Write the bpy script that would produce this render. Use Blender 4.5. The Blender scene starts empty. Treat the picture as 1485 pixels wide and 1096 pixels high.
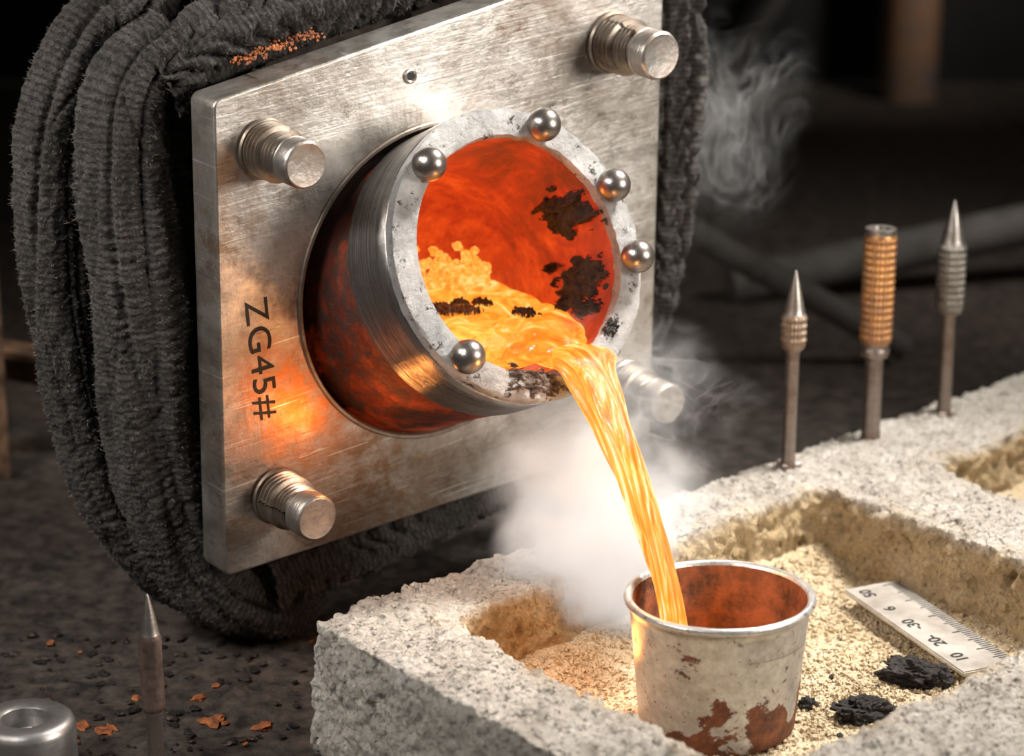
import bpy, bmesh, math, random
from mathutils import Vector, Matrix, noise
random.seed(7)
SC=bpy.context.scene
COL=bpy.context.collection
SC.view_settings.view_transform='Standard'
SC.view_settings.look='None'

# ---------------------------------------------------------------- helpers
def clamp(x,a=0.,b=1.): return max(a,min(b,x))
def sst(a,b,x):
    t=clamp((x-a)/(b-a)); return t*t*(3-2*t)
def fbm(v,o=4,l=2.0):
    s=0;a=1;t=0
    for i in range(o):
        s+=a*noise.noise(v);t+=a;a*=.5;v=v*l+Vector((3.1,7.7,1.3))
    return s/t
def add(name,verts,faces,mat=None,smooth=True,uv=None,mw=None,parent=None,rn=True):
    me=bpy.data.meshes.new(name)
    me.from_pydata([tuple(v) for v in verts],[],faces)
    me.validate();me.update()
    if rn:
        bm=bmesh.new();bm.from_mesh(me);bmesh.ops.recalc_face_normals(bm,faces=bm.faces);bm.to_mesh(me);bm.free()
    if smooth: me.polygons.foreach_set('use_smooth',[True]*len(me.polygons))
    if uv:
        l=me.uv_layers.new(name='UVMap')
        for lp in me.loops: l.data[lp.index].uv=uv[lp.vertex_index]
    ob=bpy.data.objects.new(name,me);COL.objects.link(ob)
    if mat: me.materials.append(mat)
    if mw is not None: ob.matrix_world=mw
    if parent: attach(ob,parent)
    return ob
def attach(ob,p):
    ob.parent=p; ob.matrix_parent_inverse=p.matrix_world.inverted()
def empty(name,loc=(0,0,0)):
    e=bpy.data.objects.new(name,None);COL.objects.link(e);e.location=loc
    e.matrix_world=Matrix.Translation(Vector(loc));e.empty_display_size=.1
    return e
def frame(x,y,z,o):
    m=Matrix.Identity(4)
    for i in range(3):
        m[i][0]=x[i];m[i][1]=y[i];m[i][2]=z[i];m[i][3]=o[i]
    return m
def lathe(name,prof,seg=64,mat=None,mw=None,parent=None,cb=None,smooth=True,sharp=True):
    V=[];F=[];UV=[]
    n=len(prof)
    for i in range(n):
        r,z=prof[i]
        for j in range(seg):
            th=2*math.pi*j/seg
            rr,zz=(r,z) if cb is None else cb(th,r,z,i)
            V.append((rr*math.cos(th),rr*math.sin(th),zz));UV.append((j/seg,i/n))
    for i in range(n-1):
        for j in range(seg):
            k=(j+1)%seg
            F.append((i*seg+j,i*seg+k,(i+1)*seg+k,(i+1)*seg+j))
    ob=add(name,V,F,mat,smooth,UV,mw,parent)
    bm=bmesh.new();bm.from_mesh(ob.data);bmesh.ops.remove_doubles(bm,verts=bm.verts,dist=1e-5);bm.to_mesh(ob.data);bm.free()
    if sharp:
        md=ob.modifiers.new('es','EDGE_SPLIT');md.split_angle=math.radians(40)
    return ob
def catmull(P,n):
    P=[Vector(p) for p in P]
    Q=[2*P[0]-P[1]]+P+[2*P[-1]-P[-2]]
    out=[]
    for i in range(1,len(Q)-2):
        for k in range(n):
            t=k/n
            out.append(.5*((2*Q[i])+(Q[i+1]-Q[i-1])*t+(2*Q[i-1]-5*Q[i]+4*Q[i+1]-Q[i+2])*t*t+(-Q[i-1]+3*Q[i]-3*Q[i+1]+Q[i+2])*t*t*t))
    out.append(P[-1]);return out
def rock(name,loc,s,mat,seed=0,sub=3,rough=.35,rot=0,parent=None,fine=.10):
    bm=bmesh.new();bmesh.ops.create_icosphere(bm,subdivisions=sub,radius=1)
    for v in bm.verts:
        d=1+rough*fbm(v.co*1.6+Vector((seed*3.3,seed,0)),4)*1.6
        d+=fine*noise.noise(v.co*7+Vector((seed,0,9)))
        v.co=v.co*d
        v.co=Vector((v.co.x*s[0],v.co.y*s[1],v.co.z*s[2]))
    me=bpy.data.meshes.new(name);bm.to_mesh(me);bm.free()
    ob=bpy.data.objects.new(name,me);COL.objects.link(ob);me.materials.append(mat)
    ob.matrix_world=Matrix.Translation(Vector(loc))@Matrix.Rotation(rot,4,'Z')
    if parent: attach(ob,parent)
    return ob
# ---- node helpers
class M:
    def __init__(s,name):
        s.m=bpy.data.materials.new(name);s.m.use_nodes=True;s.t=s.m.node_tree;s.t.nodes.clear()
        s.out=s.n('ShaderNodeOutputMaterial')
    def n(s,ty,props=None,ins=None):
        nd=s.t.nodes.new(ty)
        for k,v in (props or {}).items(): setattr(nd,k,v)
        for k,v in (ins or {}).items(): s.set(nd,k,v)
        return nd
    def set(s,nd,k,v):
        sk=nd.inputs[k]
        if isinstance(v,bpy.types.NodeSocket): s.t.links.new(v,sk)
        elif isinstance(v,tuple) and len(v)==3 and sk.type=='RGBA': sk.default_value=(*v,1)
        else: sk.default_value=v
    def coord(s,kind='Object',scale=(1,1,1),rot=(0,0,0),loc=(0,0,0)):
        c=s.n('ShaderNodeTexCoord')
        mp=s.n('ShaderNodeMapping',None,{0:c.outputs[kind],1:loc,2:rot,3:scale});return mp.outputs[0]
    def noise(s,vec,scale,detail=6,rough=.55,dist=0):
        return s.n('ShaderNodeTexNoise',None,{'Vector':vec,'Scale':scale,'Detail':float(detail),'Roughness':rough,'Distortion':float(dist)}).outputs[0]
    def voro(s,vec,scale,feature='F1'):
        return s.n('ShaderNodeTexVoronoi',{'feature':feature},{'Vector':vec,'Scale':scale}).outputs[0]
    def ramp(s,f,stops,interp='LINEAR'):
        r=s.n('ShaderNodeValToRGB',None,{0:f});cr=r.color_ramp;cr.interpolation=interp
        while len(cr.elements)<len(stops): cr.elements.new(.5)
        for e,(p,c) in zip(cr.elements,stops):
            e.position=p; e.color=(c,c,c,1) if not isinstance(c,tuple) else (*c,1)
        return r.outputs[0]
    def mix(s,f,a,b,bt='MIX'):
        nd=s.n('ShaderNodeMix',{'data_type':'RGBA','blend_type':bt});s.set(nd,0,f);s.set(nd,6,a);s.set(nd,7,b);return nd.outputs[2]
    def math(s,op,a,b=0.,c=0.,cl=False):
        return s.n('ShaderNodeMath',{'operation':op,'use_clamp':cl},{0:a,1:b,2:c}).outputs[0]
    def bump(s,h,st=.3,d=.02,normal=None):
        nd=s.n('ShaderNodeBump',None,{'Height':h,'Strength':st,'Distance':d})
        if normal: s.set(nd,'Normal',normal)
        return nd.outputs[0]
    def bsdf(s,**k):
        nd=s.n('ShaderNodeBsdfPrincipled')
        mp=dict(base='Base Color',rough='Roughness',metal='Metallic',normal='Normal',em='Emission Color',es='Emission Strength',aniso='Anisotropic',spec='Specular IOR Level',sheen='Sheen Weight',coat='Coat Weight')
        for kk,v in k.items(): s.set(nd,mp[kk],v)
        s.t.links.new(nd.outputs[0],s.out.inputs[0]);return s.m

# ---------------------------------------------------------------- materials
def mk_plate():
    m=M('brushed_plate_steel')
    o=m.coord(); st=m.coord(scale=(2,60,2),rot=(0,0,.5)); st2=m.coord(scale=(40,1.5,2),rot=(0,0,.2))
    n1=m.noise(o,1.5,8,.68,.5);n2=m.noise(st,1.0,4);n3=m.noise(o,9,8,.7);n4=m.noise(st2,1.,3)
    base=m.ramp(n1,[(.34,(.25,.21,.17)),(.47,(.46,.425,.385)),(.62,(.74,.71,.67))])
    base=m.mix(m.ramp(n3,[(.52,0.),(.72,.6)]),base,(.16,.12,.09))
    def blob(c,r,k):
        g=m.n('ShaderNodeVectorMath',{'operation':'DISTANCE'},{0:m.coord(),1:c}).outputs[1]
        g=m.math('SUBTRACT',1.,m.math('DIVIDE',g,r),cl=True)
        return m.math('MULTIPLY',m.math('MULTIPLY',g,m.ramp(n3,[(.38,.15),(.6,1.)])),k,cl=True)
    base=m.mix(blob((-.78,-.42,0),.52,1.5),base,(.60,.22,.07))  # orange reflection of the fire, painted into the plate colour
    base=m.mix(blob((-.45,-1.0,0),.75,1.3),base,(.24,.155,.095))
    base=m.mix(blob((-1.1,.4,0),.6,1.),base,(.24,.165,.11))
    ed=m.ramp(m.noise(o,3.0,10,.78),[(.54,0.),(.64,.8)])
    base=m.mix(ed,base,(.20,.14,.10))
    for r_,t_ in ((-.6,.685),(.35,.70),(1.2,.70)):
        sc=m.ramp(m.noise(m.coord(scale=(1.2,60,1),rot=(0,0,r_),loc=(r_*9,0,0)),1.3,2,.5),[(t_,0.),(t_+.015,.65)])
        base=m.mix(sc,base,(.85,.83,.8) if r_!=.35 else (.10,.08,.07))
    b=m.bump(n2,.12,.01);b=m.bump(n4,.08,.01,b);b=m.bump(n3,.45,.01,b)
    rg=m.ramp(n3,[(.3,.25),(.7,.50)])
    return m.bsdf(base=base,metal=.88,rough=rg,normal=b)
def mk_steel(name,c=(.45,.44,.43),r=.3,dirt=(.12,.08,.06),amt=.6,axis=None,bs=.3):
    m=M(name);o=m.coord();n=m.noise(o,6,7,.65);n2=m.noise(m.coord(scale=axis or (1,1,40)),2.,4)
    base=m.mix(m.ramp(n,[(.46,0.),(.66,amt)]),c,dirt)
    base=m.mix(m.ramp(n2,[(.35,.35),(.65,0.)]),base,tuple(x*.4 for x in c))
    return m.bsdf(base=base,metal=.9,rough=m.ramp(n,[(.3,r),(.7,r+.25)]),normal=m.bump(n2,bs*.4,.01,m.bump(n,bs,.01)))
def mk_sleeve():
    m=M('turned_sleeve_steel');o=m.coord();n=m.noise(o,5,7,.65);n2=m.noise(m.coord(scale=(.8,.8,70)),2.,5,.7)
    base=m.ramp(n2,[(.3,(.16,.155,.15)),(.5,(.44,.43,.42)),(.7,(.80,.79,.77))])
    base=m.mix(m.ramp(n,[(.52,0.),(.7,.6)]),base,(.14,.08,.05))
    return m.bsdf(base=base,metal=.95,rough=.25,normal=m.bump(n2,.35,.01))
def mk_pitted():
    m=M('pitted_rim_steel');o=m.coord();n=m.noise(o,4.5,8,.72);n2=m.noise(o,11,10,.8)
    base=m.ramp(n,[(.3,(.22,.21,.20)),(.5,(.46,.45,.44)),(.7,(.68,.67,.65))])
    pit=m.ramp(n2,[(.40,1.),(.435,0.)])
    base=m.mix(pit,base,(.06,.05,.04))
    return m.bsdf(base=base,metal=.55,rough=.5,normal=m.bump(n2,1.,.04))
def mk_rustneck():
    m=M('scorched_neck');o=m.coord();n=m.noise(o,4,8,.7);n2=m.noise(o,14,8,.75)
    base=m.ramp(n,[(.3,(.03,.015,.012)),(.5,(.16,.026,.010)),(.68,(.36,.065,.016))])
    base=m.mix(m.ramp(n2,[(.46,0.),(.58,.9)]),base,(.04,.032,.028))
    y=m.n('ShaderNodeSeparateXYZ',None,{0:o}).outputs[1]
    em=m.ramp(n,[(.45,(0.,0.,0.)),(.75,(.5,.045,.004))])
    return m.bsdf(base=base,metal=.4,rough=.45,em=em,es=m.math('MULTIPLY',m.math('SUBTRACT',.1,y,cl=True),.6),normal=m.bump(n2,.7,.02))  # reflected fire glow on the lower neck, put in as emission
def mk_lining():
    m=M('red_hot_lining');o=m.coord();n=m.noise(o,3,7,.65,1.2);n2=m.noise(o,12,8,.75)
    z=m.n('ShaderNodeSeparateXYZ',None,{0:m.coord()})
    dz=m.ramp(m.math('MULTIPLY',z.outputs[2],-.75),[(0.,.0),(1.,.26)])
    dy=m.math('MULTIPLY',z.outputs[1],-.20);dx=m.math('MULTIPLY',z.outputs[0],-.26)
    f=m.math('ADD',m.math('ADD',n,dz),m.math('ADD',dx,dy))
    f=m.math('ADD',f,m.math('MULTIPLY',m.math('SUBTRACT',n2,.5),.5))
    c=m.ramp(f,[(.25,(.12,.009,.003)),(.45,(.40,.020,.004)),(.62,(.70,.055,.006)),(.80,(.97,.14,.014)),(.95,(1.,.30,.04))])
    return m.bsdf(base=(.10,.015,.006),rough=.5,em=c,es=.92,normal=m.bump(n2,.8,.02))
def mk_molten(name,kind='Object',scale=(1,1,1),stops=None,st=1.25,ns=3.,loc=(0,0,0),dist=1.6):
    m=M(name);o=m.coord(kind,scale,loc=loc);n=m.noise(o,ns,6,.60,dist)
    c=m.ramp(n,stops)
    return m.bsdf(base=(.04,.01,.002),rough=.18,em=c,es=st,normal=m.bump(n,.8,.04))
def mk_slag():
    m=M('black_slag');o=m.coord();n=m.noise(o,22,8,.75)
    return m.bsdf(base=m.ramp(n,[(.35,(.006,.005,.005)),(.7,(.07,.06,.055))]),rough=.5,metal=.1,normal=m.bump(n,1.,.03))
def mk_crust():
    m=M('burnt_lip_crust');o=m.coord();n=m.noise(o,16,8,.78)
    return m.bsdf(base=m.ramp(n,[(.36,(.02,.016,.014)),(.5,(.10,.055,.035)),(.58,(.30,.28,.26)),(.7,(.45,.43,.41))]),rough=.5,metal=.3,normal=m.bump(n,1.,.04))
def mk_block():
    m=M('cast_refractory')
    o=m.coord();a=m.n('ShaderNodeAttribute',{'attribute_name':'sandy'}).outputs['Fac']
    n=m.noise(o,3,8,.7);n2=m.noise(o,30,7,.75);v=m.voro(o,40)
    grey=m.ramp(n,[(.3,(.46,.415,.36)),(.5,(.64,.585,.515)),(.7,(.80,.75,.68))])
    tan=m.ramp(n,[(.3,(.48,.34,.18)),(.55,(.65,.49,.29)),(.75,(.77,.62,.41))])
    base=m.mix(a,grey,tan)
    base=m.mix(m.ramp(n2,[(.34,.7),(.43,0.)]),base,(.22,.16,.10))
    b=m.bump(n2,1.,.04);b=m.bump(v,.6,.03,b)
    return m.bsdf(base=base,rough=.95,normal=b,spec=.15)
def mk_sand():
    m=M('moulding_sand');o=m.coord();n=m.noise(o,4,6,.6);n2=m.noise(o,60,6,.7);v=m.voro(o,70)
    base=m.ramp(n,[(.3,(.58,.45,.28)),(.7,(.80,.66,.46))])
    base=m.mix(m.ramp(n2,[(.36,.75),(.45,0.)]),base,(.26,.17,.09))
    return m.bsdf(base=base,rough=.95,spec=.15,normal=m.bump(v,.7,.02,m.bump(n2,.7,.02)))
def mk_fabric():
    m=M('charcoal_felt')
    uv=m.coord('UV');o=m.coord()
    n=m.noise(o,4,7,.7);n2=m.noise(o,55,6,.85)
    w=m.n('ShaderNodeTexWave',{'bands_direction':'Y'},{'Vector':uv,'Scale':11.,'Distortion':5.,'Detail':4.,'Detail Scale':2.2,'Detail Roughness':.7}).outputs[1]
    base=m.ramp(n,[(.3,(.034,.031,.029)),(.52,(.080,.074,.069)),(.75,(.18,.165,.15))])
    base=m.mix(m.ramp(n2,[(.48,0.),(.66,.75)]),base,(.28,.25,.22))
    base=m.mix(m.ramp(w,[(.1,.65),(.5,0.)]),base,(.018,.017,.016))
    return m.bsdf(base=base,rough=1.,spec=.05,sheen=.15,normal=m.bump(n2,1.,.06,m.bump(w,.8,.05)))
def mk_cup():
    m=M('rusty_cup_metal');o=m.coord(loc=(.35,.1,0))
    n=m.noise(o,2.7,9,.64,.3);n2=m.noise(o,20,6,.7)
    z=m.n('ShaderNodeSeparateXYZ',None,{0:o}).outputs[2]
    up=m.ramp(z,[(.30,0.),(.50,.095)]);lo=m.ramp(z,[(0.,.10),(.12,0.)])
    f=m.math('ADD',n,m.math('ADD',up,lo))
    k=m.ramp(f,[(.580,0.),(.595,1.)])
    k=m.math('MULTIPLY',k,m.ramp(z,[(.545,1.),(.56,0.)]))
    steel=m.ramp(n2,[(.3,(.40,.395,.385)),(.7,(.68,.675,.66))])
    steel=m.mix(m.ramp(m.noise(o,7,8,.7),[(.5,0.),(.7,.5)]),steel,(.33,.27,.21))
    sp=m.ramp(m.noise(o,24,6,.8),[(.59,0.),(.63,1.)])
    steel=m.mix(sp,steel,(.22,.10,.05))
    rust=m.ramp(n2,[(.3,(.045,.018,.011)),(.5,(.14,.045,.020)),(.75,(.28,.10,.035))])
    base=m.mix(k,steel,rust)
    return m.bsdf(base=base,metal=m.math('SUBTRACT',.6,m.math('MULTIPLY',k,.55)),rough=m.math('ADD',.30,m.math('MULTIPLY',k,.35)),normal=m.bump(n2,.4,.01,m.bump(k,.3,.01)))
def mk_plain(name,c,r=.6,metal=0.,c2=None,sc=8,b=.3):
    m=M(name);o=m.coord();n=m.noise(o,sc,7,.65)
    return m.bsdf(base=m.ramp(n,[(.35,c2 or tuple(x*.5 for x in c)),(.65,c)]),rough=r,metal=metal,normal=m.bump(n,b,.02))
def mk_burr(name,c,c2):
    m=M(name);o=m.coord();n=m.noise(o,9,6,.7)
    return m.bsdf(base=m.mix(m.ramp(n,[(.4,0.),(.65,1.)]),c,c2),metal=.75,rough=.42,normal=m.bump(n,.3,.01))

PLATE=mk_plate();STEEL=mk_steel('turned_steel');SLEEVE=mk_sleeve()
BOLT=mk_steel('bolt_steel',(.52,.48,.44),.28,(.18,.11,.07),.85,bs=.6)
THREAD=mk_steel('thread_steel',(.34,.29,.24),.32,(.12,.06,.03),.8)
BALL=mk_steel('ball_steel',(.34,.31,.285),.2,(.10,.055,.035),.9,(1,1,1))
RIM=mk_pitted();NECK=mk_rustneck();LINING=mk_lining();SLAG=mk_slag();CRUST=mk_crust()
POOL=mk_molten('molten_pool',stops=[(.30,(.95,.13,.008)),(.44,(1.,.26,.018)),(.57,(1.,.43,.055)),(.70,(1.,.78,.30))],st=1.12,scale=(1.6,1,1),ns=3.6)
STREAM=mk_molten('molten_stream','UV',(3.2,1.1,1.),[(.30,(1.,.15,.008)),(.43,(1.,.29,.022)),(.54,(1.,.48,.07)),(.64,(1.,.90,.50))],1.17,1.9,dist=1.8)
LUMP=mk_molten('white_hot_lumps',ns=14.,stops=[(.3,(1.,.14,.008)),(.5,(1.,.36,.04)),(.7,(1.,.72,.25))],st=1.15)
CUPFILL=mk_molten('cup_melt',ns=6.,stops=[(.3,(.9,.10,.008)),(.6,(1.,.35,.04))],st=1.)
BLOCK=mk_block();SAND=mk_sand();FELT=mk_fabric();CUP=mk_cup()
CUPIN=mk_plain('rusted_inside',(.30,.11,.05),.55,.3,(.06,.030,.020),9,.6)
BLACK=mk_plain('ink_and_hole_shade',(.012,.011,.010),.6)
SOOT=mk_plain('sooty_ground',(.085,.066,.052),.8,.0,(.010,.008,.007),11,1.)
IRON=mk_plain('dark_iron',(.10,.075,.06),.6,.5,(.03,.022,.018))
WALL=mk_plain('sooty_wall',(.014,.012,.011),.95,0.,(.006,.005,.005),.7,.2)
FLAKE=mk_plain('rust_flake',(.52,.17,.05),.8,0.,(.15,.045,.02),12)

# ---------------------------------------------------------------- furnace plate
pc=Vector((-.336,10.810,1.221));N=Vector((.6,-.799,-.0485)).normalized();D=Vector((.799,.593,.105));D=(D-N*D.dot(N)).normalized();V=N.cross(D)
PM=frame(D,V,N,pc)
furnace=empty('pouring_furnace',(-.9,11.6,-.6))
cu=bpy.data.curves.new('pl','CURVE');cu.dimensions='2D';cu.fill_mode='BOTH'
Q=[(-1.072,1.030),(-1.268,-1.135),(1.204,-1.225),(1.404,1.244)]
def poly_spline(pts):
    s=cu.splines.new('POLY');s.points.add(len(pts)-1)
    for p,q in zip(s.points,pts): p.co=(q[0],q[1],0,1)
    s.use_cyclic_u=True
rp=[]
for i in range(4):
    p=Vector(Q[i]);a=(Vector(Q[i-1])-p).normalized();b=(Vector(Q[(i+1)%4])-p).normalized();r=.03
    for t in (0,.25,.5,.75,1):
        rp.append(p+a*r*(1-t)**2+b*r*t*t)
poly_spline(rp)
poly_spline([(-.015+.75*math.cos(t*math.pi/48),-.055+.745*math.sin(t*math.pi/48)) for t in range(96)])
cu.extrude=.088;cu.bevel_depth=.012;cu.bevel_resolution=2
tmp=bpy.data.objects.new('tmp',cu);COL.objects.link(tmp)
bpy.context.view_layer.update()
me=bpy.data.meshes.new_from_object(tmp.evaluated_get(bpy.context.evaluated_depsgraph_get()));bpy.data.objects.remove(tmp)
for v in me.vertices: v.co.z-=.1
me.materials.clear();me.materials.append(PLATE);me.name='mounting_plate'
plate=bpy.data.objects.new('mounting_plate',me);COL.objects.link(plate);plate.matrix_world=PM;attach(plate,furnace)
lathe('collar_ring',[(.738,-.05),(.738,.008),(.744,.014),(.756,.014),(.762,.008),(.762,-.01)],96,THREAD,PM@Matrix.Translation((-.015,-.055,0)),furnace)
lathe('drilled_hole',[(.0,.004),(.02,.004),(.02,.008),(.026,.013),(.034,.010),(.036,0.)],32,BOLT,PM@Matrix.Translation((-.085,.939,0)),furnace)
lathe('drilled_hole_shadow',[(0,.0045),(.018,.0045)],24,BLACK,PM@Matrix.Translation((-.085,.939,.001)),furnace)  # black disc painted in as the shade inside the hole
fc=bpy.data.curves.new('f','FONT');fc.body='ZG45#';fc.size=.165;fc.extrude=.001;fc.offset=0.;fc.space_character=1.05
tmp=bpy.data.objects.new('tmp',fc);COL.objects.link(tmp);bpy.context.view_layer.update()
me=bpy.data.meshes.new_from_object(tmp.evaluated_get(bpy.context.evaluated_depsgraph_get()));bpy.data.objects.remove(tmp)
me.materials.clear();me.materials.append(BLACK)
w=max(v.co.x for v in me.vertices)
for v in me.vertices: v.co.x*=.575/w
tx=bpy.data.objects.new('stamped_marking',me);COL.objects.link(tx)
tx.matrix_world=frame(-V,D,N,pc+D*-1.035+V*.125+N*.002);attach(tx,furnace)
def bolt(i,d,v,s=1.):
    mw=PM@Matrix.Translation((d,v,0))@Matrix.Rotation(i,4,'Z')@Matrix.Scale(s,4)
    g=lathe('bolt_%d'%i,[(0,-.05),(.120,-.05),(.120,.006),(.136,.010),(.140,.022),(.134,.032),(.10,.034)],64,THREAD,mw,furnace)
    pr=[(.10,.03)];z=.034
    for k in range(4): pr+=[(.108,z),(.130,z+.011),(.130,z+.017),(.108,z+.027)];z+=.029
    for k in range(3): pr+=[(.092,z),(.110,z+.010),(.110,z+.014),(.092,z+.023)];z+=.025
    def hel(th,r,zz,i_): return (r,zz+.0145*(th/math.pi-1)*.5)
    t=lathe('thread_%d'%i,pr,64,THREAD,mw,furnace,hel)
    hd=[(.088,z-.01),(.088,z+.012),(.103,z+.018),(.108,z+.026),(.108,z+.030),(.104,z+.034),(.108,z+.038),(.109,z+.115),(.104,z+.127),(.096,z+.132),(.085,z+.130),(.0,z+.130)]
    h=lathe('head_%d'%i,hd,64,BOLT,mw,furnace,lambda th,r,zz,i_:(r*(1+.02*noise.noise(Vector((math.cos(th)*3+i,math.sin(th)*3,zz*20)))),zz))
bolt(1,-.865,.785,.97);bolt(2,1.06,.86,1.05);bolt(3,-.975,-.83,.97);bolt(4,1.06,-.90,.97)
def boxm(name,x0,x1,y0,y1,z0,z1,mat,mw,parent=None,bev=.03):
    bm=bmesh.new();bmesh.ops.create_cube(bm,size=1)
    for v in bm.verts: v.co=Vector(((x0+x1)/2+v.co.x*(x1-x0),(y0+y1)/2+v.co.y*(y1-y0),(z0+z1)/2+v.co.z*(z1-z0)))
    bmesh.ops.bevel(bm,geom=bm.edges[:],offset=bev,segments=2,affect='EDGES')
    me=bpy.data.meshes.new(name);bm.to_mesh(me);bm.free();ob=bpy.data.objects.new(name,me);COL.objects.link(ob);me.materials.append(mat);ob.matrix_world=mw
    if parent: attach(ob,parent)
    return ob
boxm('housing',-.85,1.05,-.9,.9,-1.9,-1.5,IRON,PM,furnace)
boxm('housing_side_left',-.95,-.85,-.95,.95,-1.55,-.2,IRON,PM,furnace,.02)
boxm('housing_side_right',.95,1.05,-.95,.95,-1.55,-.2,IRON,PM,furnace,.02)
hc=pc-N*1.4
boxm('stand',-.5,.5,-.4,.4,-.6,.35,IRON,Matrix.Translation((hc.x,hc.y,0)),furnace)

# ---------------------------------------------------------------- crucible
mc=Vector((.043,10.297,1.425));A2=Vector((.55,-.7326,.4017)).normalized();H=Vector((.8,.6,0));H=(H-A2*H.dot(A2)).normalized();Y=A2.cross(H)
CM=frame(H,Y,A2,mc)
cru=empty('crucible',tuple(mc))
def notch(th,r,z,i):
    a=(th-math.radians(-76)+math.pi)%(2*math.pi)-math.pi
    k=math.exp(-(a/.25)**2)
    b_=(th-math.radians(-104)+math.pi)%(2*math.pi)-math.pi;kb=math.exp(-(b_/.22)**2)
    p=Vector((math.cos(th)*2,math.sin(th)*2,z*3+r*3))
    nn=noise.noise(p*3)*.008+noise.noise(p*8)*.005
    if z>-.04: nn+=kb*.022*(noise.noise(p*7)-.3)
    if r<.6 and z>-.2: r+=k*.04
    if z>-.05: z-=k*.05*(1 if r<.62 else .7)
    return r+nn*.6,z+nn*(1 if z>-.03 else 0)
lathe('face_ring',[(.530,-.05),(.530,-.02),(.536,-.004),(.55,.0),(.565,.002),(.58,.002),(.595,.002),(.61,.002),(.628,.002),(.645,.0),(.656,-.006),(.661,-.02),(.661,-.06)],260,RIM,CM,cru,notch)
lathe('steel_sleeve',[(.659,-.055),(.664,-.062),(.665,-.15),(.665,-.25),(.665,-.34),(.665,-.37),(.650,-.385)],128,SLEEVE,CM,cru)
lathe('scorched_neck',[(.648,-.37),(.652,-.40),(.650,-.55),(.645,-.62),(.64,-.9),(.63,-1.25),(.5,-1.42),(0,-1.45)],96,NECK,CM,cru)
def rin(z):
    if z>-.9: return .53
    return .53*math.sqrt(max(0,1-((-.9-z)/.45)**2))
lp=[(.531,-.045)]+[(rin(z)+.0,z) for z in [-.12,-.2,-.3,-.4,-.5,-.6,-.7,-.8,-.9,-.98,-1.06,-1.13,-1.2,-1.26,-1.3,-1.33,-1.345]]+[(0,-1.35)]
lathe('hot_lining',lp,96,LINING,CM,cru,lambda th,r,z,i:(r+(.02*fbm(Vector((math.cos(th)*2,math.sin(th)*2,z*3)),4) if 0<r and z<-.1 else 0),z),sharp=False)
for i,a in enumerate([132,65,22,-11,222]):
    t=math.radians(a)
    bm=bmesh.new();bmesh.ops.create_uvsphere(bm,u_segments=32,v_segments=20,radius=.076)
    me=bpy.data.meshes.new('rim_ball_%d'%(i+1));bm.to_mesh(me);bm.free();me.materials.append(BALL);me.polygons.foreach_set('use_smooth',[True]*len(me.polygons))
    ob=bpy.data.objects.new('rim_ball_%d'%(i+1),me);COL.objects.link(ob);ob.matrix_world=CM@Matrix.Translation((.597*math.cos(t),.597*math.sin(t),.052));attach(ob,cru)
def patch(name,origin,x,y,z,sx,sy,h,seed,mat,parent,wrap=None):
    n=60;V_=[];idx={};F=[]
    def val(i,j):
        u=2*i/n-1;v=2*j/n-1
        return 1-(u*u+v*v)**.5+.30*noise.noise(Vector((u*1.7+seed*5,v*1.7,seed)))+.75*fbm(Vector((u*3.6+seed*5,v*3.6,seed)),4)-.2,u,v
    for i in range(n+1):
        for j in range(n+1):
            f,u,v=val(i,j)
            if f>-.04:
                hh=h*(clamp(f*2.2)**.5 if f>0 else 0)*(.75+.8*noise.noise(Vector((u*5,v*5,seed)))+.3*noise.noise(Vector((u*13,v*13,seed)))) - (0.012 if f<=.02 else 0)
                if wrap: p=wrap(u*sx,v*sy,hh)
                else: p=origin+x*u*sx+y*v*sy+z*hh
                idx[(i,j)]=len(V_);V_.append(p)
    for i in range(n):
        for j in range(n):
            k=[(i,j),(i+1,j),(i+1,j+1),(i,j+1)]
            if all(q in idx for q in k): F.append([idx[q] for q in k])
    if F: return add(name,V_,F,mat,True,None,None,parent)
def wallwrap(ang,z0):
    def f(u,v,h):
        a=math.radians(ang)+v/.53; r=.528-h
        return CM@Vector((r*math.cos(a),r*math.sin(a),z0+u))
    return f
for k,(a,z,sx,sy,s) in enumerate([(20,-.26,.25,.145,1),(-17,-.29,.23,.15,2),(-26,-.42,.07,.05,3),(-4,-.52,.05,.03,4),(-33,-.2,.12,.05,11)]):
    patch('slag_patch_%d'%(k+1),None,None,None,None,sx,sy,.04,s,SLAG,cru,wallwrap(a,z))
def ringp(a,r): 
    t=math.radians(a);return CM@Vector((r*math.cos(t),r*math.sin(t),0.0))
for k,(a,r,sx,sy,s) in enumerate([(-103,.575,.16,.085,5),(-92,.60,.09,.06,6),(-46,.56,.07,.04,7)]):
    o=ringp(a,r);t=math.radians(a)
    patch('lip_crust_%d'%(k+1),o-A2*(.010 if k!=1 else .03),CM.to_3x3()@Vector((-math.sin(t),math.cos(t),0)),CM.to_3x3()@Vector((math.cos(t),math.sin(t),0)),A2,sx,sy,.024,s,CRUST if k!=2 else SLAG,cru)
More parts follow.
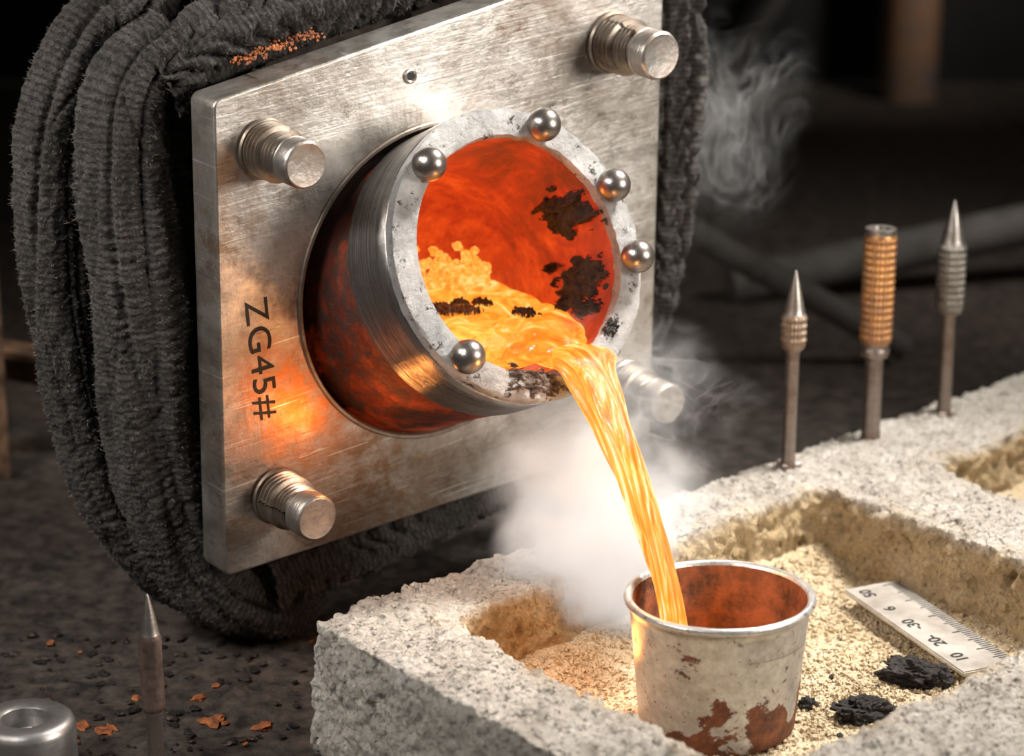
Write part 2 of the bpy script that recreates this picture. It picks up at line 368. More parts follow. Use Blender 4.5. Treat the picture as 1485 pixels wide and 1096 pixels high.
# ---------------------------------------------------------------- molten metal
Z0=1.02
mol=empty('molten_metal',(.3,10.2,.9))
Fh=Vector((A2.x,A2.y,0)).normalized();Hh=Vector((-Fh.y,Fh.x,0))
CI=CM.inverted()
V_=[];idx={};F=[];nx=110;ny=170
for i in range(nx+1):
    for j in range(ny+1):
        p=-.62+1.24*i/nx;q=-1.35+1.75*j/ny
        w=mc+Hh*p+Fh*q;w.z=Z0
        l=CI@w
        rp_=fbm(Vector((p*3+q,q*5,0)),4)
        w.z=Z0-.045*sst(-.35,.02,l.z)+.030*rp_+.010*noise.noise(Vector((p*14,q*9,2)))
        l=CI@w
        if l.z<.0 and math.hypot(l.x,l.y)<rin(l.z)+.03:
            idx[(i,j)]=len(V_);V_.append(w)
for i in range(nx):
    for j in range(ny):
        k=[(i,j),(i+1,j),(i+1,j+1),(i,j+1)]
        if all(q in idx for q in k): F.append([idx[q] for q in k])
add('melt_pool',V_,F,POOL,parent=mol)
path=[(.18,10.52,.900),(.27,10.33,.945),(.318,10.205,.948),(.366,10.12,.885),(.436,9.95,.750),(.508,9.76,.598),(.582,9.60,.42),(.641,9.48,.255),(.678,9.40,.085),(.70,9.36,-.13)]
wid=[.12,.16,.160,.118,.082,.067,.060,.056,.054,.056];thk=[.04,.05,.055,.055,.052,.052,.050,.050,.050,.052]
n=16;C=catmull(path,n);V_=[];F=[];UV=[];seg=72
for i,c in enumerate(C):
    t=i/n;k=min(int(t),len(path)-2);fr=t-k
    w=wid[k]*(1-fr)+wid[k+1]*fr;h=thk[k]*(1-fr)+thk[k+1]*fr
    T=(C[min(i+1,len(C)-1)]-C[max(i-1,0)]).normalized()
    S=(H-T*H.dot(T)).normalized();B=T.cross(S)
    tw=sst(3,8,t)*1.4
    S2=S*math.cos(tw)+B*math.sin(tw);B2=-S*math.sin(tw)+B*math.cos(tw)
    am=.3+.6*sst(1.5,3,t)
    for j in range(seg):
        a=2*math.pi*j/seg
        m=1+am*(.16*math.sin(3*a+t*.9)+.10*math.sin(5*a-t*1.2+1))+.12*noise.noise(Vector((math.cos(a)*1.5,math.sin(a)*1.5,t*.8)))
        V_.append(c+S2*(w*m*math.cos(a))+B2*(h*m*math.sin(a)));UV.append((abs(j/seg*2-1)+t*.02,t*.25))
for i in range(len(C)-1):
    for j in range(seg):
        k=(j+1)%seg;F.append((i*seg+j,i*seg+k,(i+1)*seg+k,(i+1)*seg+j))
add('pouring_stream',V_,F,STREAM,uv=UV,parent=mol)
cc=Vector((.867,9.36,-.40))
lathe('cup_fill',[(0,.27),(.2,.275),(.338,.27)],48,CUPFILL,Matrix.Translation(cc),mol,sharp=False)
rock('hot_mound',CM@Vector((.33,.01,-1.0)),(.13,.12,.12),LUMP,3,5,.5,0,mol,.25)
for k in range(90):
    x=.27+random.gauss(0,.085);y=.03+abs(random.gauss(0,.075));z=-1.0+random.gauss(0,.07)
    if math.hypot(x,y)>rin(z)-.02: continue
    r=random.uniform(.010,.030)
    rock('hot_lump_%d'%k,CM@Vector((x,y,z)),(r*1.3,r,r),LUMP,k,2,.6,k,mol)
for k,(px,py,s,sx) in enumerate([(.02,.62,1,.085),(.09,.53,2,.06),(.22,.60,3,.05),(.28,.34,4,.06),(-.08,.62,6,.06),(.14,.66,9,.04)]):
    w=mc+Hh*px-Fh*py;w.z=Z0+.012
    patch('floating_slag_%d'%(k+1),w,Hh,Fh,Vector((0,0,1)),sx,sx*1.3,.022,s+20,SLAG,mol)

# ---------------------------------------------------------------- refractory mould block
a44=math.radians(44);b52=math.radians(-52)
AX=Vector((math.cos(a44),math.sin(a44),0));BX=Vector((math.cos(b52),math.sin(b52),0));K=Vector((-.884,9.542,0))
def ab(a,b,z=0.): return K+AX*a+BX*b+Vector((0,0,z))
def rrect(a0,a1,b0,b1,r,seg=6):
    out=[]
    for cx,cy,s in ((a1-r,b1-r,0),(a0+r,b1-r,1),(a0+r,b0+r,2),(a1-r,b0+r,3)):
        for k in range(seg+1):
            t=math.pi/2*(s+k/seg);out.append((cx+r*math.cos(t),cy+r*math.sin(t)))
    return out
def prism(name,p0,z0,p1,z1):
    n=len(p0);Vv=[ab(x,y,z0) for x,y in p0]+[ab(x,y,z1) for x,y in p1]
    Fc=[tuple(range(n))[::-1],tuple(range(n,2*n))]+[(i,(i+1)%n,n+(i+1)%n,n+i) for i in range(n)]
    return add(name,Vv,Fc,smooth=False)
body=prism('mould_block',rrect(0,5.9,0,2.95,.05),-.6,rrect(0.02,5.88,.02,2.93,.05),0)
cuts=[prism('cut',rrect(.62,2.90,.50,2.24,.12),-.53,rrect(.45,3.00,.40,2.34,.16),.1),
      prism('cut',rrect(3.72,5.3,.75,2.24,.14),-.53,rrect(3.58,5.45,.60,2.34,.18),.1)]
for c in cuts:
    md=body.modifiers.new('b','BOOLEAN');md.object=c;md.operation='DIFFERENCE';md.solver='EXACT'
md=body.modifiers.new('r','REMESH');md.mode='VOXEL';md.voxel_size=.017;md.adaptivity=0
md=body.modifiers.new('s','SMOOTH');md.iterations=3;md.factor=.5
bpy.context.view_layer.update()
me=bpy.data.meshes.new_from_object(body.evaluated_get(bpy.context.evaluated_depsgraph_get()))
for c in cuts+[body]: bpy.data.objects.remove(c)
me.name='mould_block'
nor=[v.normal.copy() for v in me.vertices]
det=AX.x*BX.y-AX.y*BX.x
def toab(p):
    q=p-K;return ((q.x*BX.y-q.y*BX.x)/det,(AX.x*q.y-AX.y*q.x)/det)
at=me.attributes.new('sandy','FLOAT','POINT')
for i,v in enumerate(me.vertices):
    p=v.co.copy();a,b=toab(p)
    inside=(.40<a<3.08 and .34<b<2.38) or (3.5<a<5.5 and .55<b<2.38)
    e=sst(.02,-.07,p.z+.05*fbm(p*5,2)) if inside else 0.
    at.data[i].value=e
    if p.z>-.58:
        d=.018*fbm(p*7,4)+.013*noise.noise(p*20)+.013*noise.noise(p*38)
        ed=fbm(p*3+Vector((9,0,0)),3)*.035
        if e>.3: d+=.022*noise.noise(p*9)
        pit=noise.noise(p*13+Vector((5,5,5)))
        if pit>.45: d-=(pit-.45)*.16
        v.co=p+nor[i]*(d*1.3+ed)
    else: v.co.z=-.6
me.materials.clear();me.materials.append(BLOCK);me.polygons.foreach_set('use_smooth',[True]*len(me.polygons))
block=bpy.data.objects.new('mould_block',me);COL.objects.link(block)
def sandz(a,b):
    z=-.405+.045*fbm(Vector((a*1.5,b*1.5,0)),3)+.022*fbm(Vector((a*7,b*7,3)),4)
    for (a0,a1,b0,b1) in ((.55,2.95,.5,2.28),(3.68,5.35,.7,2.28)):
        if a0-.3<a<a1+.3:
            e=min(a-a0,b-b0,b1-b);z+=.13*(1-sst(-.05,.30,e))+.05*(1-sst(-.05,.2,a1-a))
    return z
def icog(c,r,V_,F):
    o=len(V_)
    rot=Matrix.Rotation(random.random()*6,3,Vector((random.random(),random.random(),random.random()+.1)).normalized())
    for q in ((1,0,0),(-1,0,0),(0,1,0),(0,-1,0),(0,0,1),(0,0,-1)):
        V_.append(c+rot@(Vector(q)*r*random.uniform(.7,1.15)))
    for q in ((0,2,4),(2,1,4),(1,3,4),(3,0,4),(2,0,5),(1,2,5),(3,1,5),(0,3,5)): F.append(tuple(o+k for k in q))
sb=empty('sand_bed',tuple(ab(1.7,1.4,-.4)))
for nm,(a0,a1,b0,b1) in (('sand_fill',(.50,2.98,.44,2.30)),('sand_fill_far',(3.62,5.40,.64,2.30))):
    V_=[];F=[];s=.014;na=int((a1-a0)/s);nb=int((b1-b0)/s)
    for i in range(na+1):
        for j in range(nb+1):
            a=a0+i*s;b=b0+j*s;p=ab(a,b,0);V_.append(ab(a,b,sandz(a,b)+.012*noise.noise(p*30)+.007*noise.noise(p*70)))
    for i in range(na):
        for j in range(nb): q=i*(nb+1)+j;F.append((q,q+nb+1,q+nb+2,q+1))
    add(nm,V_,F,SAND,parent=sb)
V_=[];F=[]
for k in range(9000):
    a=random.uniform(.55,2.93);b=random.uniform(.5,2.26);r=random.choice([.006,.008,.010,.014,.018])*random.uniform(.7,1.1)
    icog(ab(a,b,sandz(a,b)+r*.3),r,V_,F)
add('loose_grains',V_,F,SAND,False,parent=sb,rn=False)
V_=[];F=[]
for k in range(9000):
    a=random.uniform(.03,5.8);b=random.uniform(.03,2.9)
    if (.42<a<3.04 and .36<b<2.36) or (3.56<a<5.45 and .6<b<2.36): continue
    r=random.choice([.006,.008,.010,.012,.016])*random.uniform(.7,1.1);p=ab(a,b,0)
    z=(.018*fbm(p*7,4)+.013*noise.noise(p*20))*1.3+fbm(p*3+Vector((9,0,0)),3)*.035
    icog(ab(a,b,z),r,V_,F)
g=add('surface_grains',V_,F,BLOCK,False,rn=False);attach(g,block)

# ---------------------------------------------------------------- cup
cupe=empty('metal_cup',tuple(cc))
wob=lambda th,r,z,i:(r*(1+.008*math.sin(2*th)+.006*noise.noise(Vector((math.cos(th)*2,math.sin(th)*2,z*4)))),z)
pr=[(0,0),(.31,0),(.325,.012),(.330,.03)]+[(.330+.045*k/12,.03+.50*k/12) for k in range(1,13)]+[(.378,.555),(.388,.562),(.397,.570),(.401,.582),(.397,.594),(.388,.601),(.377,.600),(.368,.592),(.364,.58)]
lathe('cup_body',pr,96,CUP,Matrix.Translation(cc),cupe,wob,sharp=False)
lathe('cup_inside',[(.364,.582)]+[(.361-.045*k/8,.572-.54*k/8) for k in range(1,9)]+[(.29,.02),(0,.02)],96,CUPIN,Matrix.Translation(cc),cupe,wob,sharp=False)
# faint graduation line and ticks engraved on the right flank
V_=[];F=[]
def rz(z): return .3305+.045*(z-.03)/.5+.0035
def arcq(t0,t1,z0,z1):
    o=len(V_)
    for t,z in ((t0,z0),(t1,z0),(t1,z1),(t0,z1)):
        r=rz(z);V_.append(cc+Vector((r*math.cos(t),r*math.sin(t),z)))
    F.append((o,o+1,o+2,o+3))
for k in range(26):
    t=math.radians(-76+k*2.6);arcq(t,t+math.radians(2.6),.435,.438)
    if k%2==0: arcq(t,t+.006,.438,.452 if k%4 else .465)
add('graduation_marks',V_,F,THREAD,False,parent=cupe)

# ---------------------------------------------------------------- ruler
rc=Vector((1.905,10.30,0));rx=(Vector((2.098,9.874,0))-Vector((1.710,10.730,0))).normalized();ry=Vector((-rx.y,rx.x,0))
RMt=frame(rx,ry,Vector((0,0,1)),(rc.x,rc.y,-.335))@Matrix.Rotation(.03,4,'Y')
RUL=mk_plain('ruler_steel',(.58,.55,.50),.4,.5,(.36,.32,.28),5,.1)
ruler=boxm('steel_ruler',-.47,.52,-.15,.145,-.012,.012,RUL,RMt,None,.006)
V_=[];F=[]
def q4(x0,x1,y0,y1,z=.0135):
    o=len(V_);V_.extend([Vector((x0,y0,z)),Vector((x1,y0,z)),Vector((x1,y1,z)),Vector((x0,y1,z))]);F.append((o,o+1,o+2,o+3))
for k in range(49):
    x=-.43+k*.0193;L=.095 if k%10==0 else (.075 if k%5==0 else .055);q4(x-.0035,x+.0035,.138-L,.138)
tk=add('tick_marks',V_,F,BLACK,False,mw=RMt,parent=ruler)
for k,sx in enumerate(['50','6','-30','20-','10']):
    c=bpy.data.curves.new('n','FONT');c.body=sx;c.size=.085;c.align_x='CENTER';c.offset=.0015
    o=bpy.data.objects.new('tmp',c);COL.objects.link(o);bpy.context.view_layer.update()
    m_=bpy.data.meshes.new_from_object(o.evaluated_get(bpy.context.evaluated_depsgraph_get()));bpy.data.objects.remove(o)
    m_.materials.clear();m_.materials.append(BLACK);o=bpy.data.objects.new('numeral_%d'%k,m_);COL.objects.link(o)
    o.matrix_world=RMt@Matrix.Translation((-.38+k*.19,-.045,.0138))@Matrix.Rotation(math.pi,4,'Z');attach(o,ruler)

# ---------------------------------------------------------------- slag lumps in the sand
def slag(name,a,b,s,seed,rot=0):
    return rock(name,ab(a,b,sandz(a,b)+s[2]*.5),s,SLAG,seed,5,.50,rot,None,.22)
slag('slag_lump',1.83,1.74,(.115,.07,.058),1,.2)
slag('slag_lump',2.26,1.68,(.145,.08,.062),5,-.5)
slag('slag_lump',2.62,1.52,(.05,.035,.03),3)
slag('slag_lump',1.72,1.50,(.04,.034,.03),4)
slag('slag_lump',2.85,1.10,(.022,.02,.015),6)
slag('slag_lump',3.9,1.0,(.05,.04,.03),7)
for k in range(34):
    a=random.uniform(1.5,2.9);b=random.uniform(.8,2.2);r=random.uniform(.006,.018)
    if k and (ab(a,b)-Vector((.867,9.36,0))).length<.42: continue
    o=rock('slag_lump',ab(a,b,sandz(a,b)+r*.5),(r,r,r*.8),SLAG,k,1)
    if k==0: crumbs=o;crumbs.name='slag_crumbs'
    else: o.name='crumb_%d'%k;attach(o,crumbs)

# ---------------------------------------------------------------- burrs
BST=mk_steel('burr_steel',(.34,.29,.26),.35,(.16,.08,.055),.8)
KN=mk_burr('knurled_steel',(.36,.29,.23),(.22,.13,.08));KG=mk_burr('knurled_grey',(.32,.30,.28),(.17,.15,.13));BR=mk_burr('brass_knurl',(.55,.27,.10),(.34,.18,.10))
BODY=mk_plain('brown_body',(.20,.14,.115),.5,.6,(.09,.06,.05),14)
def knurl(z0,z1,amp):
    def f(th,r,z,i):
        if z0<z<z1: r+=amp*(math.sin(th*11+z*85)*math.sin(th*11-z*85))
        return r,z
    return f
def lin(r0,z0,r1,z1,n): return [(r0+(r1-r0)*k/n,z0+(z1-z0)*k/n) for k in range(n+1)]
def burr(name,loc,sh,zs,rb,zb,top,mat,tipmat,tilt=0,amp=.0055):
    root=empty(name,loc)
    mw=Matrix.Translation(Vector(loc))@Matrix.Rotation(tilt,4,'Y')
    lathe('shank',[(0,-.02),(sh*1.15,-.02),(sh*1.1,.02),(sh,.06),(sh,zs-.02),(sh*1.25,zs),(sh*1.25,zs+.01)],32,BST,mw,root)
    lathe('cutting_head',[(sh,zs),(rb*.9,zs+.01),(rb,zs+.03)]+lin(rb,zs+.04,rb,zb-.02,90)+[(rb*.9,zb)],112,mat,mw,root,knurl(zs+.035,zb-.015,amp),sharp=False)
    h=top-zb
    lathe('tip',[(rb*.9,zb-.002)]+[(rb*.88*(1-t)**.8,zb+h*t) for t in [0.,.15,.3,.5,.7,.85,.95]]+[(0,top)],32,tipmat,mw,root)
    for j in range(7):
        t=random.random()*6.28;r=random.uniform(.010,.022)
        rock('grit_%d'%j,(loc[0]+.052*math.cos(t),loc[1]+.052*math.sin(t),loc[2]+.012),(r*1.3,r,r*.6),BST,j,1,.4,0,root)
    return root
TIP=mk_steel('tip_steel',(.40,.37,.34),.25,(.14,.09,.06),.6)
burr('grinding_burr',(1.399,11.566,0),.034,.61,.062,.80,1.024,KN,TIP,.006)
burr('grinding_burr',(2.332,12.42,0),.037,.56,.074,.95,1.182,KG,TIP)
burr('grinding_burr',(-1.495,9.25,-.6),.034,.31,.048,.665,.845,BODY,TIP,-.01,0.)
r2=empty('brass_sleeve_rod',(1.878,12.008,0));mw=Matrix.Translation((1.878,12.008,0))@Matrix.Rotation(.006,4,'Y')
lathe('shank',[(0,-.02),(.055,-.02),(.052,.02),(.047,.06),(.047,.45)],32,BST,mw,r2)
lathe('collar',[(.047,.44),(.07,.45),(.075,.46),(.075,.49),(.068,.50),(.074,.51),(.074,.53)],32,BST,mw,r2)
lathe('brass_sleeve',[(.07,.52),(.082,.53)]+lin(.082,.54,.082,1.09,150)+[(.078,1.10)],112,BR,mw,r2,knurl(.54,1.08,.0055),sharp=False)
lathe('sleeve_rim',[(.079,1.098),(.082,1.11),(.08,1.128),(.070,1.131),(.045,1.128),(.04,1.10),(0,1.09)],32,TIP,mw,r2)

# ---------------------------------------------------------------- insulation blanket
blank=empty('insulation_blanket',tuple(pc+D*-1.6-N*.4))
FV=[];FF=[]
def pl(d,v,n): return pc+D*d+V*v+N*n
def tube(name,pts,rad,seed,rib=.10,lam=.085,crease=.05):
    C0=catmull([pl(*p) for p in pts],20)
    L=[0]
    for i in range(1,len(C0)): L.append(L[-1]+(C0[i]-C0[i-1]).length)
    st=.012;n=int(L[-1]/st);C=[];R=[];k=0
    for i in range(n+1):
        s=L[-1]*i/n
        while k<len(L)-2 and L[k+1]<s: k+=1
        f=(s-L[k])/max(1e-6,L[k+1]-L[k]);C.append(C0[k].lerp(C0[k+1],f))
        t=(k+f)/20;q=min(int(t),len(rad)-2);R.append(rad[q]*(1-(t-q))+rad[q+1]*(t-q))
    V_=[];F=[];UV=[];seg=96
    T=(C[1]-C[0]).normalized();S=T.cross(N).normalized()
    for i,c in enumerate(C):
        T=(C[min(i+1,n)]-C[max(i-1,0)]).normalized();S=(S-T*S.dot(T)).normalized();B=T.cross(S)
        s=i*L[-1]/n
        for j in range(seg):
            a=2*math.pi*j/seg;dr=S*math.cos(a)+B*math.sin(a);ca=math.cos(a);sa=math.sin(a)
            w=Vector((ca*1.1+seed,sa*1.1,s*1.1))
            ph=s/lam+1.6*noise.noise(Vector((ca*1.2+seed*3,sa*1.2,s*1.2)))+.5*noise.noise(Vector((ca*3+seed,sa*3,s*4)))
            rid=abs(math.sin(math.pi*ph))**.5
            am=rib*clamp(.55+1.6*noise.noise(Vector((ca*1.3,sa*1.3+seed,s*1.3))),.08,1.2)
            r=R[i]*(1+.36*fbm(w,3))+(rid-.7)*am*.55
            cn=noise.noise(Vector((ca*.8+seed*2,sa*.8,s*.45+seed)));cn2=noise.noise(Vector((ca*1.0+seed*5,sa*1.0,s*1.8+seed)))
            r-=crease*math.exp(-(cn/.07)**2)+.5*crease*math.exp(-(cn2/.05)**2)
            q_=c+dr*R[i]
            r+=.008*noise.noise(q_*36)+.007*noise.noise(q_*17)+.005*noise.noise(q_*80)
            P_=c+dr*r
            V_.append(P_);UV.append((j/seg*2,s))
            if random.random()<.35 and dr.y<.4:
                g=Vector((random.gauss(0,1),random.gauss(0,1),random.gauss(0,1)))*.5
                d_=(dr+g).normalized();sd=d_.cross(Vector((random.random()-.5,random.random()-.5,random.random()-.5))).normalized()*.0016
                o_=len(FV);FV.extend([P_+sd-d_*.004,P_-sd-d_*.004,P_+d_*random.uniform(.008,.024)]);FF.append((o_,o_+1,o_+2))
    for i in range(len(C)-1):
        for j in range(seg):
            k=(j+1)%seg;F.append((i*seg+j,i*seg+k,(i+1)*seg+k,(i+1)*seg+j))
    return add(name,V_,F,FELT,uv=UV,parent=blank)
tube('roll_inner_side',[(-.98,1.22,-.46),(-1.22,1.04,-.46),(-1.30,.6,-.46),(-1.32,.1,-.45),(-1.32,-.5,-.45),(-1.28,-1.0,-.43),(-1.14,-1.38,-.38),(-.85,-1.58,-.35),(-.6,-1.60,-.38)],[.16,.18,.21,.23,.22,.20,.19,.17,.10],1,.032,.05,.03)
tube('roll_outer_side',[(-.85,1.40,-.80),(-1.22,1.18,-.80),(-1.46,.8,-.80),(-1.55,.2,-.78),(-1.54,-.4,-.76),(-1.46,-.95,-.72),(-1.28,-1.33,-.66),(-1.05,-1.55,-.6)],[.17,.18,.17,.15,.14,.14,.15,.14],2,.025,.045,.03)
tube('roll_top',[(-1.12,1.06,-.42),(-.85,1.16,-.38),(-.3,1.24,-.38),(.3,1.31,-.38),(1.0,1.38,-.38),(1.6,1.42,-.38)],[.15,.16,.16,.16,.16,.16],3,.15,.12,.02)
tube('roll_top_back',[(-1.20,1.28,-.72),(-.8,1.46,-.66),(0,1.54,-.66),(1.0,1.62,-.66)],[.2,.2,.2,.2],4,.14,.13,.03)
tube('roll_right',[(1.78,1.5,-.40),(1.76,1.0,-.40),(1.74,.5,-.40),(1.70,0,-.40),(1.64,-.4,-.40),(1.54,-.75,-.42),(1.40,-1.0,-.45)],[.18,.17,.18,.18,.16,.15,.12],5,.15,.14,.03)
tube('roll_bottom',[(-.95,-1.38,-.30),(-.5,-1.38,-.30),(0,-1.35,-.30),(.6,-1.32,-.32),(1.1,-1.29,-.34)],[.17,.16,.15,.14,.12],6,.15,.12,.02)
tube('roll_core',[(-1.05,1.0,-.66),(-1.10,.3,-.66),(-1.10,-.4,-.66),(-1.0,-1.1,-.66),(-.5,-1.3,-.66),(.3,-1.25,-.65)],[.2,.22,.22,.22,.20,.18],7,.05,.1,.03)
FZ=M('felt_fuzz').bsdf(base=(.19,.17,.15),rough=1.,spec=0.)
add('felt_fuzz',FV,FF,FZ,False,parent=blank,rn=False)
V_=[];F=[]
for k in range(220):
    t=random.uniform(-.86,-.42);icog(pl(t,1.115+.105*(t+.98)+random.gauss(0,.010),-.205+random.gauss(0,.03)),random.uniform(.004,.011),V_,F)
add('rust_crumbs',V_,F,FLAKE,False,parent=blank)

# ---------------------------------------------------------------- ground, walls, background
V_=[];F=[];s=.03;nx=150;ny=150
for i in range(nx+1):
    for j in range(ny+1):
        x=-3.4+i*s;y=8.0+j*s;p=Vector((x,y,0));e=min(i,nx-i,j,ny-j)/8
        V_.append(Vector((x,y,-.6+min(1,e)*(.024*max(-.3,fbm(p*4,4))+.014*noise.noise(p*16)))))
for i in range(nx):
    for j in range(ny): q=i*(ny+1)+j;F.append((q,q+ny+1,q+ny+2,q+1))
o=add('floor',V_+[Vector(p) for p in ((-14,2,-.606),(14,2,-.606),(14,26,-.606),(-14,26,-.606))],F+[tuple(len(V_)+k for k in range(4))],SOOT)
def quad(name,pts,mat): return add(name,[Vector(p) for p in pts],[(0,1,2,3)],mat,False)
quad('wall_back',[(-14,26,-.6),(14,26,-.6),(14,26,9),(-14,26,9)],WALL)
quad('wall_left',[(-9,2,-.6),(-9,26,-.6),(-9,26,9),(-9,2,9)],WALL)
fl=None
for k in range(200):
    if k<9: x,y=[(-1.356,9.807),(-1.31,9.83),(-1.771,9.721),(-1.80,9.70),(-1.42,10.05),(-1.33,9.78),(-1.62,10.2),(-1.10,9.75),(-1.9,9.75)][k];r=random.uniform(.022,.042)
    else: x=random.uniform(-2.4,-.95);y=random.uniform(9.3,10.8);r=random.uniform(.006,.028)
    if math.hypot(x+2.03,y-9.2)<.26: continue
    m_=FLAKE if (k<9 or k%14==0) else (SLAG if k%2 else IRON)
    o=rock('rust_flakes' if fl is None else 'flake_%d'%k,(x,y,-.59),(r*1.2,r*.8,r*.4),m_,k,2,.7,k)
    if fl is None: fl=o
    else: attach(o,fl)
ro=empty('steel_roller',(-2.03,9.20,-.6))
lathe('roller_body',[(0,.0),(.20,0),(.21,.02),(.21,.27),(.20,.30),(.18,.315),(.115,.315),(.10,.305),(.10,.22),(.09,.21),(0,.21)],64,STEEL,Matrix.Translation((-2.03,9.20,-.6)),ro)
def beam(name,p0,p1,w,mat):
    p0=Vector(p0);p1=Vector(p1);z=(p1-p0);L=z.length;z.normalize();x=z.cross(Vector((0,0,1)));x=x.normalized() if x.length>.01 else Vector((1,0,0));y=z.cross(x)
    V_=[];F=[];prof=[(-w,-w),(w,-w),(w,-w*.7),(-w*.7,-w*.7),(-w*.7,w),(-w,w)]
    for e in (p0,p1):
        for a,b in prof: V_.append(e+x*a+y*b)
    n=6;F=[tuple(range(n)),tuple(range(n,2*n))]+[(i,(i+1)%n,n+(i+1)%n,n+i) for i in range(n)]
    return add(name,V_,F,mat,False)
BEAM=mk_plain('rusty_beam',(.30,.18,.11),.7,.3,(.07,.04,.025))
beam('angle_iron_beam',(-4.6,14.0,2.75),(-2.2,13.6,2.25),.14,BEAM)
beam('angle_iron_beam',(-3.0,13.2,-.6),(-3.0,13.2,4.5),.12,BEAM)
beam('angle_iron_beam',(-4.6,13.6,.15),(-1.8,13.6,-.25),.12,BEAM)
def pipe(name,p0,p1,r,mat):
    p0=Vector(p0);p1=Vector(p1);z=(p1-p0);L=z.length;q=z.to_track_quat('Z','Y').to_matrix().to_4x4()
    return lathe(name,[(0,0),(r,0),(r,L*.3),(r*1.12,L*.305),(r*1.12,L*.33),(r,L*.335),(r,L),(0,L)],32,mat,Matrix.Translation(p0)@q,None)
PIPE=mk_plain('grey_pipe',(.11,.105,.10),.8,.1,(.06,.055,.05),3)
RPIPE=mk_plain('rusty_pipe',(.40,.18,.07),.7,.2,(.14,.13,.12),.9)
pipe('light_ray_pipe',(4.15,25,-.6),(4.15,25,6),.28,RPIPE)
pipe('light_ray_pipe',(1.15,15.2,.35),(2.6,15.4,-.5),.09,PIPE)
pipe('light_ray_pipe',(1.6,17,-.5),(5.2,17.6,.12),.15,PIPE)
pipe('light_ray_pipe',(1.7,25,.4),(3.6,25,3.2),.12,PIPE)  # added diagonal pipe standing in for a blurred shaft of light
pipe('light_ray_pipe',(2.3,25,-.2),(4.6,25,3.2),.10,PIPE)  # second added diagonal, shaped like a light ray

# ---------------------------------------------------------------- steam (volumes)
def steam(name,loc,s,dens,thr,sc,seed,em=.0,wisp=0.,rot=0.):
    bm=bmesh.new();bmesh.ops.create_icosphere(bm,subdivisions=3,radius=1);me=bpy.data.meshes.new(name);bm.to_mesh(me);bm.free()
    ob=bpy.data.objects.new(name,me);COL.objects.link(ob);ob.location=loc;ob.scale=s;ob.rotation_euler=(0,rot,0)
    m=M(name+'_vol');o=m.coord();
    d=m.n('ShaderNodeVectorMath',{'operation':'LENGTH'},{0:o}).outputs[1]
    nd=m.noise(m.coord(loc=(seed*2,5,1)),1.3,2,.5,.5)
    dd=m.math('ADD',d,m.math('MULTIPLY',m.math('SUBTRACT',nd,.5),1.3))
    fall=m.math('MULTIPLY',m.ramp(dd,[(.15,1.),(.50,.45),(.82,0.)],'EASE'),m.ramp(d,[(.75,1.),(.97,0.)]))
    nn=m.noise(m.coord(loc=(seed,0,0)),sc,4,.55,1.8)
    x=m.ramp(nn,[(thr,0.),(thr+.22,1.)])
    if wisp:
        rr=m.math('ABSOLUTE',m.math('SUBTRACT',m.noise(m.coord(loc=(seed+4,2,0)),sc*.7,2,.45,2.4),.5))
        rr=m.ramp(rr,[(.0,1.),(.04,.0)])
        x=m.math('ADD',m.math('MULTIPLY',x,1-wisp),m.math('MULTIPLY',rr,wisp))
    de=m.math('MULTIPLY',m.math('MULTIPLY',fall,x),dens)
    v=m.n('ShaderNodeVolumePrincipled',None,{'Color':(.985,.98,.975),'Density':de,'Anisotropy':.0})
    m.set(v,'Emission Color',(1.,.96,.92));m.set(v,'Emission Strength',m.math('MULTIPLY',de,em))  # steam emits a little, in place of light scattered inside it
    m.t.links.new(v.outputs[0],m.out.inputs[1]);me.materials.append(m.m)
    return ob
steam('steam_cloud',(.40,10.12,.26),(.66,.32,.70),18.,.27,1.8,3,.36,.2)
steam('steam_cloud',(.44,10.55,.66),(.86,.15,.56),13.,.45,2.2,8,.30,.65)
steam('steam_cloud',(1.10,12.25,1.56),(.54,.2,.78),5.,.55,1.9,12,.10,.9,.2)

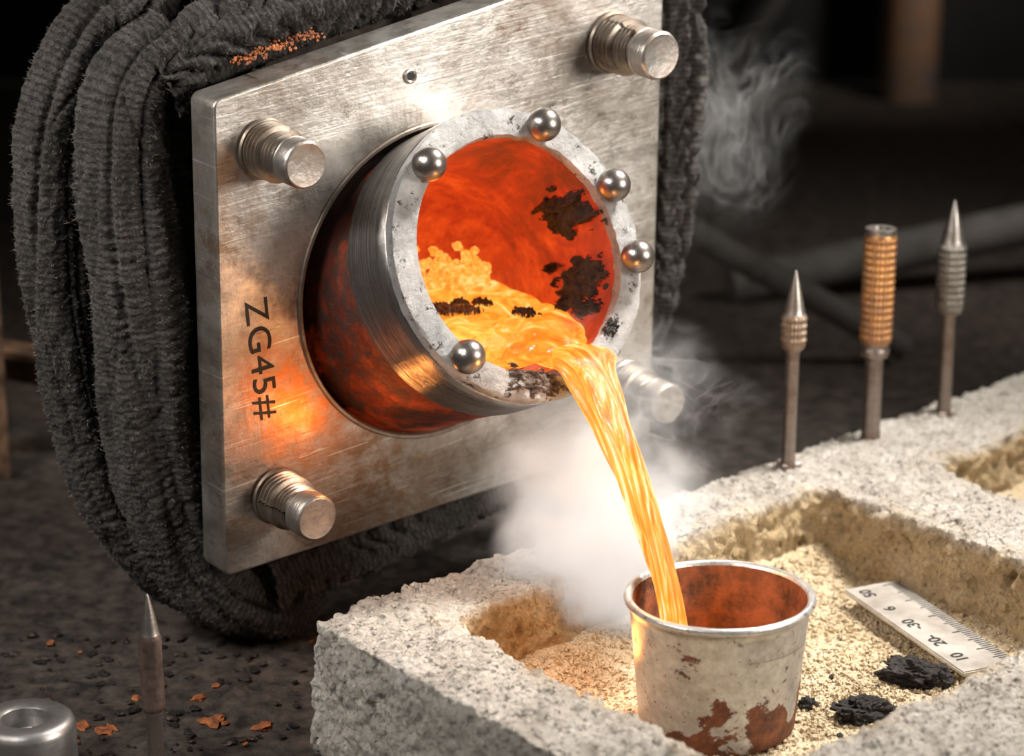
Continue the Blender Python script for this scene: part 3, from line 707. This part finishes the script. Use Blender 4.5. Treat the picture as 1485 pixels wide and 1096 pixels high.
# ---------------------------------------------------------------- lights
def area(name,loc,tgt,size,power,col,spread=180):
    l=bpy.data.lights.new(name,'AREA');l.energy=power;l.size=size;l.color=col;l.spread=math.radians(spread);o=bpy.data.objects.new(name,l);COL.objects.link(o)
    o.location=loc;o.rotation_euler=(Vector(tgt)-Vector(loc)).to_track_quat('-Z','Y').to_euler();return o
def point(name,loc,power,col,r=.1):
    l=bpy.data.lights.new(name,'POINT');l.energy=power;l.color=col;l.shadow_soft_size=r;o=bpy.data.objects.new(name,l);COL.objects.link(o);o.location=loc
area('key_lamp',(3.8,12.2,7.0),(.6,10.3,0),1.3,270,(1.,.955,.895),75)
area('side_fill_light',(6.5,7.5,3.2),(-.2,10.6,1),2.4,96,(1.,.93,.85),70)  # unseen softbox added to brighten the plate
area('fill_lamp',(-4.5,5.5,6.),(-.4,10.2,.2),3.,62,(1.,.96,.92),60)
area('felt_fill_light',(-5.2,8.2,5.2),(-1.8,11.2,1.2),1.2,34,(1.,.93,.86),60)  # unseen fill aimed at the felt rolls
area('back_fill_light',(6.5,20,5.),(4.1,25,2.6),1.,50,(1.,.92,.83),60)  # weak light added for the otherwise unlit far pipes
area('pipe_fill_light',(6.5,14,5.),(3.4,17,-.2),1.,22,(1.,.93,.86),50)  # unseen fill aimed at the nearer background pipes
area('beam_fill_light',(-6.5,10.5,5.),(-3.4,13.6,1.8),.8,20,(1.,.85,.7),50)  # unseen fill aimed at the left background beams
point('crucible_glow',CM@Vector((.05,.05,-.55)),7,(1.,.25,.05),.12)
point('pour_glow',(.40,9.62,.75),13,(1.,.42,.10),.08)
point('sand_glow',(.38,9.50,-.10),3.2,(1.,.36,.08),.08)
point('cup_glow',(.86,9.36,.05),2.6,(1.,.38,.09),.08)
point('neck_glow',pc+D*-.70+V*-.60+N*.28,4.2,(1.,.33,.07),.06)
W=bpy.data.worlds.new('w');SC.world=W;W.use_nodes=True;W.node_tree.nodes['Background'].inputs[0].default_value=(.66,.6,.56,1);W.node_tree.nodes['Background'].inputs[1].default_value=.04

# ---------------------------------------------------------------- camera
cam=bpy.data.cameras.new('camera');co=bpy.data.objects.new('camera',cam);COL.objects.link(co)
co.location=(0,0,4.0);co.rotation_euler=(math.radians(90-17),0,0)
cam.sensor_width=36;cam.lens=3500/1485*36
cam.dof.use_dof=True;cam.dof.focus_distance=10.5;cam.dof.aperture_fstop=.75
cam.clip_end=200
SC.camera=co
